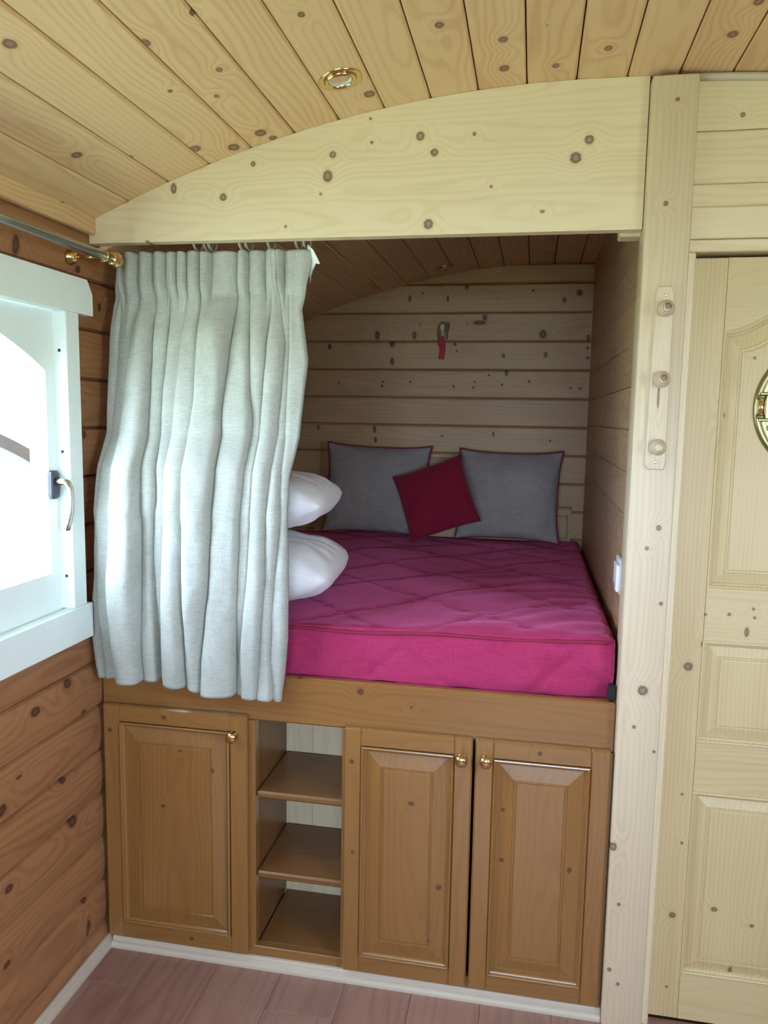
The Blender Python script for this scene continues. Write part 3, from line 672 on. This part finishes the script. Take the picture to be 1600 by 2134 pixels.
# ------------------------------------------------------------------ bed cabinet
cab = empty('bed_cabinet', (0.725, 0.1, 0.0), label='honey stained pine cabinet carrying the bed, three doors and open shelves'); cab['category'] = 'cabinet'
board('top_rail', (0.003, 0.0, 0.750), (1.4525, 0.026, 0.885), 'stain', 'X', cab, KD, 0.004)
board('bottom_rail', (0.003, 0.0, 0.001), (1.4525, 0.026, 0.060), 'stain', 'X', cab, KD, 0.002)
for a, b in ((0.003, 0.024), (0.440, 0.4735), (0.7270, 0.752), (1.430, 1.4525)):
    board('stile', (a, 0.0005, 0.0605), (b, 0.0255, 0.7495), 'stain', 'Z', cab, KD, 0.001)
for z in (0.516, 0.271):
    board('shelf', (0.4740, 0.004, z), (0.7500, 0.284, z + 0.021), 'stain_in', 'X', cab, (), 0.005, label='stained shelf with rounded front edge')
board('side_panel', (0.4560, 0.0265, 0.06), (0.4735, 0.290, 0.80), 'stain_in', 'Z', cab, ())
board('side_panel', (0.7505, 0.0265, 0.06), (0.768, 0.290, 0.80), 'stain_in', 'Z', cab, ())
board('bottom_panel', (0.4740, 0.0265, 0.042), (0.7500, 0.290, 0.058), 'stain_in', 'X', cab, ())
for a, b in ((0.456, 0.560), (0.5605, 0.664), (0.6645, 0.768)):
    board('back_board', (a, 0.2905, 0.04), (b, 0.305, 0.80), 'pale', 'Z', cab, ((0.552, 0.29, 0.668, 0.013, 0.05, 0.013), (0.50, 0.29, 0.222, 0.01, 0.05, 0.01)), 0.001, label='pale unstained back board')
box('platform', (0.006, 0.027, 0.835), (1.4520, 1.82, 0.876), GROOVE, cab, 0.003)
KNOBP = [(a * 1.12, b * 1.15) for a, b in [(-0.001, 0.0), (-0.001, 0.0105), (0.003, 0.0105), (0.005, 0.006), (0.010, 0.005), (0.013, 0.007), (0.017, 0.0125), (0.021, 0.0145), (0.025, 0.0135), (0.028, 0.009), (0.0295, 0.0)]]
def cab_door(x0, x1, z0, z1, fw, kx, kz):
    yf, t = -0.0225, 0.0215
    d = empty('door', ((x0 + x1) / 2, yf + t / 2, z0), cab)
    for a, b in ((x0, x0 + fw), (x1 - fw, x1)):
        board('stile', (a, yf, z0), (b, yf + t, z1), 'stain', 'Z', d, KD, 0.0045)
    for a, b in ((z0, z0 + fw), (z1 - fw, z1)):
        board('rail', (x0 + fw - 0.004, yf + 0.0002, a), (x1 - fw + 0.004, yf + t, b), 'stain', 'X', d, KD, 0.0045)
    f = lambda i, y: rect_loop(x0 + fw, x1 - fw, z0 + fw, z1 - fw, y, i)
    moulding('moulding', f, yf, 'stain', d, 0.013, 0.011)
    raised_panel('panel', lambda i, y: f(0.0125 + i, y), yf, 'stain', d, KD, (x0, yf, z0), (x1, yf + t, z1), 0.041, 0.011)
    lathe('knob', (kx, yf, kz), (0, -1, 0), KNOBP, BRASS, d, 28, label='polished brass knob')
cab_door(0.014, 0.455, 0.040, 0.768, 0.052, 0.418, 0.711)
cab_door(0.737, 1.089, 0.040, 0.762, 0.050, 1.061, 0.708)
cab_door(1.0965, 1.444, 0.040, 0.762, 0.050, 1.126, 0.711)

# ------------------------------------------------------------------ bedspread over the mattress
def bedspread():
    X0, X1, Y0, Y1, ZT, ZB = 0.010, 1.447, 0.046, 1.800, 1.030, 0.8775
    rr = 0.030
    nu, nv = 170, 190
    def path(s, a, b, drop):
        """s in [0,1] over drop + top + drop; returns pos, fall, overrun"""
        tot = drop + (b - a) + drop; d = s * tot
        if d < drop: return a, drop - d
        if d > drop + (b - a): return b, d - drop - (b - a)
        return a + (d - drop), 0.0
    H = ZT - ZB
    vs = []
    us = [i / nu for i in range(nu + 1)]; ws = [j / nv for j in range(nv + 1)]
    for w in ws:
        for u in us:
            x, fx = path(u, X0, X1, H); y, fy = path(w, Y0, Y1, H)
            f = max(fx, fy)
            # round the shoulder
            ex = min(x - X0, X1 - x) if fx == 0 else 0.0
            ey = (y - Y0) if fy == 0 else 0.0
            ey2 = (Y1 - y) if fy == 0 else 0.0
            e = min(ex, ey, ey2)
            top = ZT + 0.012 * math.sin(PI * min(1, max(0, (x - X0) / (X1 - X0)))) * math.sin(PI * min(1, max(0, (y - Y0) / (Y1 - Y0)))) + 0.018 * (x - 0.75) * (1 - y / 1.8) - 0.008 * y / 1.8
            z = top - f * (top - ZB) / H
            if f == 0 and e < rr: z -= rr * (1 - math.sqrt(max(0, 1 - (1 - e / rr) ** 2))) * 0.6
            # quilting follows the cloth over the front edge
            qy = y - (fy if y <= Y0 else 0.0)
            qx = x
            zig = 0.007 * math.sin(2 * PI * (qx * 24 + qy * 3)) + 0.03 * mnoise.noise(Vector((qx * 2.2, qy * 2.2, 5.5)))
            dd = 0.40
            l1 = abs(((qx * 0.9 + qy + zig) / dd) % 1.0 - 0.5) * 2; l2 = abs(((qx * 0.9 - qy + zig) / dd) % 1.0 - 0.5) * 2
            g = max(0.0, 1 - (1 - max(l1, l2)) * 20)
            puff = 0.003 * (1 - max(l1, l2) ** 6)
            nz = mnoise.noise(Vector((x * 3, y * 3, 1.3))) * 0.014 + mnoise.noise(Vector((x * 9, y * 6, 4.1))) * 0.005 + mnoise.noise(Vector((x * 30, y * 22, 7.7))) * 0.0016
            nz += 0.0035 * math.sin((x * 0.55 - y) * 42 + 5 * mnoise.noise(Vector((x * 4, y * 4, 8.8)))) * sstep(0.75, 1.25, x) * sstep(1.3, 0.6, y)
            d = puff - 0.0055 * g + nz
            if f == 0:
                vs.append((x, y, z + d * min(1, e / 0.02 + 0.3)))
            else:
                k = sstep(0, 0.02, f) * (1 - sstep(H - 0.02, H, f))
                wr = 0.010 * math.sin(x * 26 + (z - ZB) * 30 + 2 * mnoise.noise(Vector((x * 3, z * 4, 9)))) * sstep(0.7, 1.2, x) * sstep(0.0, 0.1, f) if fy >= fx and y <= Y0 else 0.0
                low = sstep(0.06, H, f) * sstep(1.30, 1.447, x) * 0.02 if y <= Y0 else 0
                if y <= Y0: vs.append((x - (0.006 * k if x >= X1 else 0) , y - 0.004 - (d - nz * 0.5) * k * 1.5 - wr * k * 0.6 - 0.004 * math.sin(PI * f / H) + low, z + 0.006 * max(0, mnoise.noise(Vector((x * 9, 3, 3)))) * sstep(H * .8, H, f)))
                else: vs.append((x, y, z))
    fs = []
    for j in range(nv):
        for i in range(nu):
            a = j * (nu + 1) + i
            fs.append((a, a + 1, a + nu + 2, a + nu + 1))
    bed = mesh('bedspread', vs, fs, REDQ, None, True, label='raspberry red quilted bedspread fitted over the mattress'); bed['category'] = 'bedspread'
    return bed, vs, nu, nv, path, H
bed, bvs, nu, nv, bpath, BH = bedspread()
# piped seam that follows the front and side shoulder of the cloth
def top_at(x, y):
    best = min(bvs, key=lambda v: (v[0] - x) ** 2 + (v[1] - y) ** 2 - (0.002 if v[2] > 0.99 else 0))
    return best[2]
pp = [(0.014 + 1.418 * t / 90, 0.0345 - 0.002 * math.sin(t * 0.31), 1.004 + 0.028 * t / 90 + 0.003 * math.sin(t * 0.23)) for t in range(91)]
pp += [(1.440, 0.041, 1.0325), (1.443, 0.058, 1.0325)]
pp += [(1.443 + 0.001 * math.sin(t), 0.06 + 1.69 * t / 40, 1.0325 - 0.018 * t / 40) for t in range(1, 41)]
tube('piping', pp, 0.0045, REDP, bed, 8)
box('corner_strap', (1.432, 0.008, 0.8865), (1.4515, 0.0245, 0.930), BLACK, None, 0.003, label='short black strap in the corner under the bedspread')['category'] = 'strap'

# ------------------------------------------------------------------ pillows and cushions
def pillow(name, w, h, t, mat, loc, rot, label, cat, group=None, pinch=0.07, wr=0.004, seed=0, pipe=None, corner=0.0, n=44, power=0.55, corner_r=None):
    vs, fs = [], []
    for side in (1, -1):
        for j in range(n + 1):
            for i in range(n + 1):
                u, v = -1 + 2 * i / n, -1 + 2 * j / n
                u = math.sin(u * PI / 2) * 0.5 + u * 0.5; v = math.sin(v * PI / 2) * 0.5 + v * 0.5
                co = corner if (u < 0 or corner_r is None) else corner_r
                x = w / 2 * u * (1 - pinch * (1 - abs(v) ** 2.5) * abs(u) ** 3 + co * abs(u * v) ** 4)
                z = h / 2 * v * (1 - pinch * (1 - abs(u) ** 2.5) * abs(v) ** 3 + co * abs(u * v) ** 4)
                th = t / 2 * ((1 - abs(u) ** 2.6) * (1 - abs(v) ** 2.6)) ** power
                p = Vector((x * 7 + seed * 5.1, z * 7, side * 2.0 + seed))
                edge = 1 - max(abs(u), abs(v))
                q = mnoise.noise(p) * wr * 2 + mnoise.noise(p * 2.7) * wr
                ang = math.atan2(v, u)
                q += wr * 0.8 * math.sin(ang * 19 + 3 * mnoise.noise(p)) * max(0, 1 - edge * 2.2) * min(1, edge * 12)
                vs.append((x, -side * (th + q * min(1, edge * 7)), z))
    m = (n + 1) ** 2
    for s in range(2):
        for j in range(n):
            for i in range(n):
                a = s * m + j * (n + 1) + i
                fs.append((a, a + 1, a + n + 2, a + n + 1))
    o = mesh(name, vs, fs, mat, None, True, origin=(0, 0, 0))
    bm = bmesh.new(); bm.from_mesh(o.data); bmesh.ops.remove_doubles(bm, verts=bm.verts, dist=0.0008); bmesh.ops.recalc_face_normals(bm, faces=bm.faces); bm.to_mesh(o.data); bm.free()
    o.data.polygons.foreach_set('use_smooth', [True] * len(o.data.polygons))
    o.location = loc; o.rotation_euler = rot; WL[o.name] = Vector((0, 0, 0))
    tag(o, label, cat, group)
    if pipe:
        ring = []
        for k in range(4 * n):
            q, i = divmod(k, n)
            idx = [(i, 0), (n, i), (n - i, n), (0, n - i)][q]
            v = vs[idx[1] * (n + 1) + idx[0]]; ring.append(v)
        pv, pf = tube_data(ring, 0.0042, 8, True)
        po = mesh('piping', pv, pf, pipe, None, True, origin=(0, 0, 0)); po.parent = o; po.location = (0, 0, 0)
    return o
GC = 'square cushions at the back wall'; GP = 'white pillows behind the curtain'
pillow('cushion', 0.500, 0.430, 0.155, GREYC, (0.476, 1.702, 1.2565), (R(-11), R(1.5), R(4)), 'grey cushion with red piping nearer the curtain, against the back wall', 'cushion', GC, 0.055, 0.006, 1, REDP, 0.03)
pillow('cushion', 0.475, 0.422, 0.160, GREYC, (1.112, 1.705, 1.2475), (R(-11), R(0.5), R(-3)), 'grey cushion with red piping nearer the boarded alcove side wall', 'cushion', GC, 0.055, 0.006, 2, REDP, 0.03)
pillow('cushion', 0.330, 0.325, 0.110, REDC, (0.792, 1.490, 1.243), (R(-20), R(-20), R(2)), 'small raspberry red cushion leaning askew on the two grey cushions', 'cushion', GC, 0.04, 0.004, 3, None, 0.015)
pillow('pillow', 0.635, 0.44, 0.200, COTTON, (0.352, 0.215, 1.156), (R(-90), R(0), R(4)), 'white pillow lying on the bedspread, lower of the two behind the curtain', 'pillow', GP, 0.03, 0.005, 4, None, 0.06, 44, 0.46, -0.07)
pillow('pillow', 0.610, 0.44, 0.180, COTTON, (0.340, 0.212, 1.357), (R(-90), R(-1), R(5)), 'white pillow lying on top of the other white pillow', 'pillow', GP, 0.03, 0.005, 5, None, 0.08, 44, 0.47, -0.05)

# ------------------------------------------------------------------ headboard
hb = empty('headboard', (0.78, 1.81, 0.9), label='low pine headboard with arched top behind the cushions'); hb['category'] = 'headboard'
def hb_top(x):
    t = (x - 0.78) / 0.64
    return 1.19 + 0.222 * (max(0.0, math.cos(min(1.0, abs(t) * 1.15) * PI / 2)) ** 0.8)
xs = [0.13 + 1.28 * i / 60 for i in range(61)]
prism_y('panel', [(x, hb_top(x)) for x in xs] + [(1.41, 0.90), (0.13, 0.90)], 1.803, 1.8255, wood('back', 'X'), hb)
tube('moulding', [(x, 1.803, hb_top(x) - 0.004) for x in xs], 0.006, wood('panel', 'X'), hb, 8)
tube('moulding', [(1.335, 1.803, 1.04), (1.335, 1.803, 1.148), (1.392, 1.803, 1.148), (1.392, 1.803, 1.04)], 0.0045, wood('panel', 'Z'), hb, 6, closed=True)

# ------------------------------------------------------------------ curtain of the alcove
cur = empty('bed_curtain', (0.32, 0.06, 2.09), label='grey linen pleated curtain drawn over the left part of the alcove'); cur['category'] = 'curtain'
def curtain():
    m, rows = 34, 170
    zt = 2.047
    nf = len(VAL) - 1
    y0t = [(2.06, 0.064), (1.95, 0.060), (1.75, 0.042), (1.55, 0.014), (1.46, -0.040), (1.34, -0.064), (1.10, -0.056), (0.98, -0.042), (0.885, -0.026), (0.83, -0.020)]
    zb = [0.864, 0.862, 0.868, 0.868, 0.870, 0.868, 0.862, 0.848, 0.846, 0.842, 0.838, 0.834, 0.830]
    amp0 = [0.75, 0.55, 1.15, 0.9, 0.5, 1.05, 1.15, 0.75, 0.85, 0.9, 0.75, 0.9]
    vs, fs = [], []
    cols = nf * m + 1
    for r in range(rows + 1):
        v = r / rows
        for c in range(cols):
            k = min(c // m, nf - 1); t = (c - k * m) / m
            zbot = zb[k] + (zb[k + 1] - zb[k]) * t
            z = zt + (zbot - zt) * v
            xa, xb = interp(VAL[k], z), interp(VAL[k + 1], z)
            if xb < xa + 0.006: xb = xa + 0.006
            w = xb - xa
            skew = 0.16 * math.sin(k * 2.1 + 3.0 * z)
            tt = t ** (1.0 + skew)
            x = xa + w * (t - 0.12 * math.sin(2 * PI * t) * sstep(1.95, 1.7, z))
            grow = sstep(1.985, 1.80, z) * 0.7 + 0.3 * sstep(1.7, 1.1, z)
            A = amp0[k] * min(0.090, 0.80 * w + 0.012) * grow
            if k == nf - 1: A *= 0.55
            bulge = max(0.0, math.sin(PI * tt)) ** 0.45
            # extra shallow ripple on wide folds
            rip = 0.0022 * math.sin(PI * 3 * tt + k + 4 * z) * min(1, w / 0.06)
            wrk = 0.004 * mnoise.noise(Vector((x * 16, k * 3.1, z * 6))) + 0.0022 * mnoise.noise(Vector((x * 40, k, z * 18)))
            # header pleats
            hw = sstep(1.885, 1.975, z)
            hb_ = 0.0
            if hw > 0:
                for a, b in zip(HD, HD[1:]):
                    if a <= x <= b:
                        q = (x - a) / (b - a)
                        hb_ = 0.036 * max(0.0, math.sin(PI * q)) ** 0.42 * (min(1, (b - a) / 0.034) if b - a < 0.05 else 0.55)
            pin = math.exp(-((z - 1.928) / 0.016) ** 2) * 0.006
            y = interp(y0t, z) - A * bulge - rip - wrk * (0.4 + 0.6 * (1 - hw)) - hb_ * hw + pin
            zz = z - (0.004 * (1 - bulge) if r == 0 else 0) - 0.007 * sstep(0.9, 1.0, v) * bulge
            vs.append((max(x, 0.006), y, zz))
    for r in range(rows):
        for c in range(cols - 1):
            a = r * cols + c
            fs.append((a, a + 1, a + cols + 1, a + cols))
    o = mesh('fabric', vs, fs, LINEN, cur, True)
    sd = o.modifiers.new('thickness', 'SOLIDIFY'); sd.thickness = 0.0022; sd.offset = 1
    return o
curtain()
# turned-back corner of the lining
lc = [(0.606, 0.050, 2.060), (0.622, 0.046, 2.046), (0.634, 0.046, 2.024), (0.640, 0.048, 2.010), (0.628, 0.052, 2.012), (0.618, 0.054, 1.994), (0.611, 0.058, 1.978), (0.604, 0.060, 1.985), (0.602, 0.058, 2.03)]
loops('lining_corner', [lc, [(x, y + 0.006, z) for x, y, z in lc]], LINING, cur, cap_first=True)
tube('loose_thread', [(0.612, 0.056, 1.985), (0.613, 0.056, 1.972), (0.611, 0.056, 1.962)], 0.0006, LINING, cur, 6)
RAILM = plain('beige_curtain_rail', lin(176, 164, 142), 0.4, noise_amt=0.03)
tube('curtain_rail', [(0.012, 0.075, 2.092), (1.462, 0.075, 2.092)], 0.009, RAILM, cur, 14)
for xr in (0.285, 0.314, 0.327, 0.416, 0.434, 0.497, 0.575, 0.597):
    pts = [(xr + 0.004 * math.sin(a * PI / 10), 0.075 + 0.022 * math.sin(a * PI / 10), 2.078 + 0.024 * math.cos(a * PI / 10)) for a in range(20)]
    tube('curtain_ring', pts, 0.0038, RAILM, cur, 8, True)
board('end_block', (1.405, 0.045, 2.060), (1.4655, 0.105, 2.118), 'pale', 'X', cur, (), 0.003)

# ------------------------------------------------------------------ peg rack on the post
pr = empty('peg_rack', (1.508, -0.03, 1.49), label='pale wooden rack with three turned pegs on the post'); pr['category'] = 'coat rack'
ol = [(1.490, 1.493), (1.527, 1.493), (1.531, 1.505), (1.528, 1.912), (1.520, 1.926), (1.492, 1.926), (1.487, 1.912), (1.484, 1.505)]
cx = 1.508
def shrink(p, k): return [(cx + (x - cx) * (1 - k * 3), 1.71 + (z - 1.71) * (1 - k * 0.3)) for x, z in p]
loops('backboard', [[(x, -0.0302, z) for x, z in ol], [(x, -0.0405, z) for x, z in ol], [(x, -0.043, z) for x, z in shrink(ol, 0.04)]], wood('post', 'Z', ((1.505, -0.04, 1.67, 0.003, 0.05, 0.03),)), pr, cap_first=True)
PEG = [(a, b * 1.06) for a, b in [(0.0, 0.010), (0.010, 0.010), (0.013, 0.0155), (0.017, 0.018), (0.0215, 0.0185), (0.0225, 0.0150), (0.0240, 0.0172), (0.028, 0.0160), (0.029, 0.0120), (0.0305, 0.0143), (0.034, 0.0120), (0.035, 0.0085), (0.0362, 0.0102), (0.039, 0.0075), (0.0405, 0.0)]]
for zz, dk in ((1.872, 1), (1.708, 1), (1.548, 0)):
    kk = ((1.510, -0.083, zz + 0.003, 0.008, 0.05, 0.008),) if dk else ()
    lathe('peg', (1.508, -0.043, zz), (0, -1, 0), PEG, wood('post', 'Z', kk), pr, 30)
for zz in (1.905, 1.512):
    lathe('screw', (1.508, -0.0428, zz), (0, -1, 0), [(0, 0.0042), (0.0012, 0.0038), (0.0012, 0.0015), (0.0002, 0.0)], STEEL, pr, 14)

# ------------------------------------------------------------------ socket on the alcove side
sw = empty('wall_switch', (1.4655, 0.11, 1.19), label='white plastic switch on the alcove side wall behind the post'); sw['category'] = 'switch'
box('plate', (1.4545, 0.073, 1.150), (1.4658, 0.205, 1.242), PLASTIC, sw, 0.004, 2)
box('rocker', (1.4475, 0.130, 1.166), (1.4545, 0.188, 1.226), PLASTIC, sw, 0.003, 2)
box('rocker', (1.4440, 0.078, 1.160), (1.4545, 0.120, 1.232), PLASTIC, sw, 0.003, 2)

# ------------------------------------------------------------------ recessed spotlights
def spotlight(x, y, top, label):
    z = arc(x, top); n = Vector(((1.3 - x) / 2.9, 0, -1)).normalized(); c = Vector((x, y, z))
    s = empty('recessed_spotlight', (x, y, z), label=label); s['category'] = 'spotlight'; s['group'] = 'recessed brass ceiling spotlights'
    lathe('trim_ring', c, n, [(-0.002, 0.050), (0.002, 0.050), (0.0045, 0.0475), (0.005, 0.043), (0.003, 0.0405), (0.003, 0.0375), (0.0, 0.037)], BRASS, s, 48)
    lathe('tilting_ring', c, n, [(0.0, 0.0362), (0.005, 0.036), (0.009, 0.033), (0.009, 0.0295), (0.005, 0.0265), (0.001, 0.0262)], BRASS, s, 48)
    pts = []
    refl = plain('reflector_with_glare', lin(222, 238, 232), 0.2, 0.35, noise_amt=0.3, noise_scale=300)  # greenish white puts the bulb's bright reflection into the colour
    b = lathe('bulb', c, n, [(-0.010, 0.0), (-0.010, 0.007), (-0.006, 0.014), (0.0, 0.021), (0.0035, 0.0255), (0.0055, 0.0262), (0.0055, 0.0245)], refl, s, 24, smooth=False)
    lathe('lens', c, n, [(0.0048, 0.0246), (0.0054, 0.012), (0.0056, 0.0)], GLASS, s, 32)
spotlight(0.756, -0.208, 2.415, 'brass recessed spotlight in the ceiling boards before the beam')
spotlight(0.787, 1.646, TOP2, 'brass recessed spotlight in the dim alcove ceiling')

# ------------------------------------------------------------------ painted wall doll
orn = empty('wall_ornament', (0.765, 1.826, 1.89), label='small painted doll in red dress hung on the back wall'); orn['category'] = 'ornament'
HAIR = plain('doll_hair', lin(116, 106, 72), 0.8, noise_amt=0.2); SKIN = plain('doll_face', lin(214, 202, 178), 0.7); DRESS = plain('doll_dress', lin(182, 56, 74), 0.8, noise_amt=0.12)
def flat(name, p, y0, y1, m): return prism_y(name, p, y0, y1, m, orn)
flat('hair', [(0.742, 1.975), (0.738, 2.02), (0.742, 2.05), (0.756, 2.068), (0.772, 2.070), (0.780, 2.066), (0.798, 2.066), (0.800, 2.045), (0.793, 2.02), (0.791, 1.985), (0.782, 1.985), (0.780, 2.02), (0.764, 2.02), (0.752, 1.975)], 1.816, 1.8255, HAIR)
lathe('face', (0.765, 1.812, 2.040), (0, 0, 1), [(-0.020, 0), (-0.017, 0.006), (-0.008, 0.0098), (0.004, 0.0108), (0.013, 0.0085), (0.020, 0.0)], SKIN, orn, 20)
tube('neck', [(0.765, 1.813, 2.024), (0.765, 1.813, 1.996)], 0.0055, SKIN, orn, 12)
flat('dress', [(0.757, 2.000), (0.773, 2.000), (0.779, 1.975), (0.782, 1.945), (0.780, 1.925), (0.774, 1.888), (0.750, 1.892), (0.754, 1.93), (0.752, 1.955), (0.755, 1.98)], 1.804, 1.819, DRESS)
tube('arm', [(0.757, 1.809, 1.992), (0.751, 1.807, 1.975), (0.748, 1.805, 1.955)], 0.0035, DRESS, orn, 8)
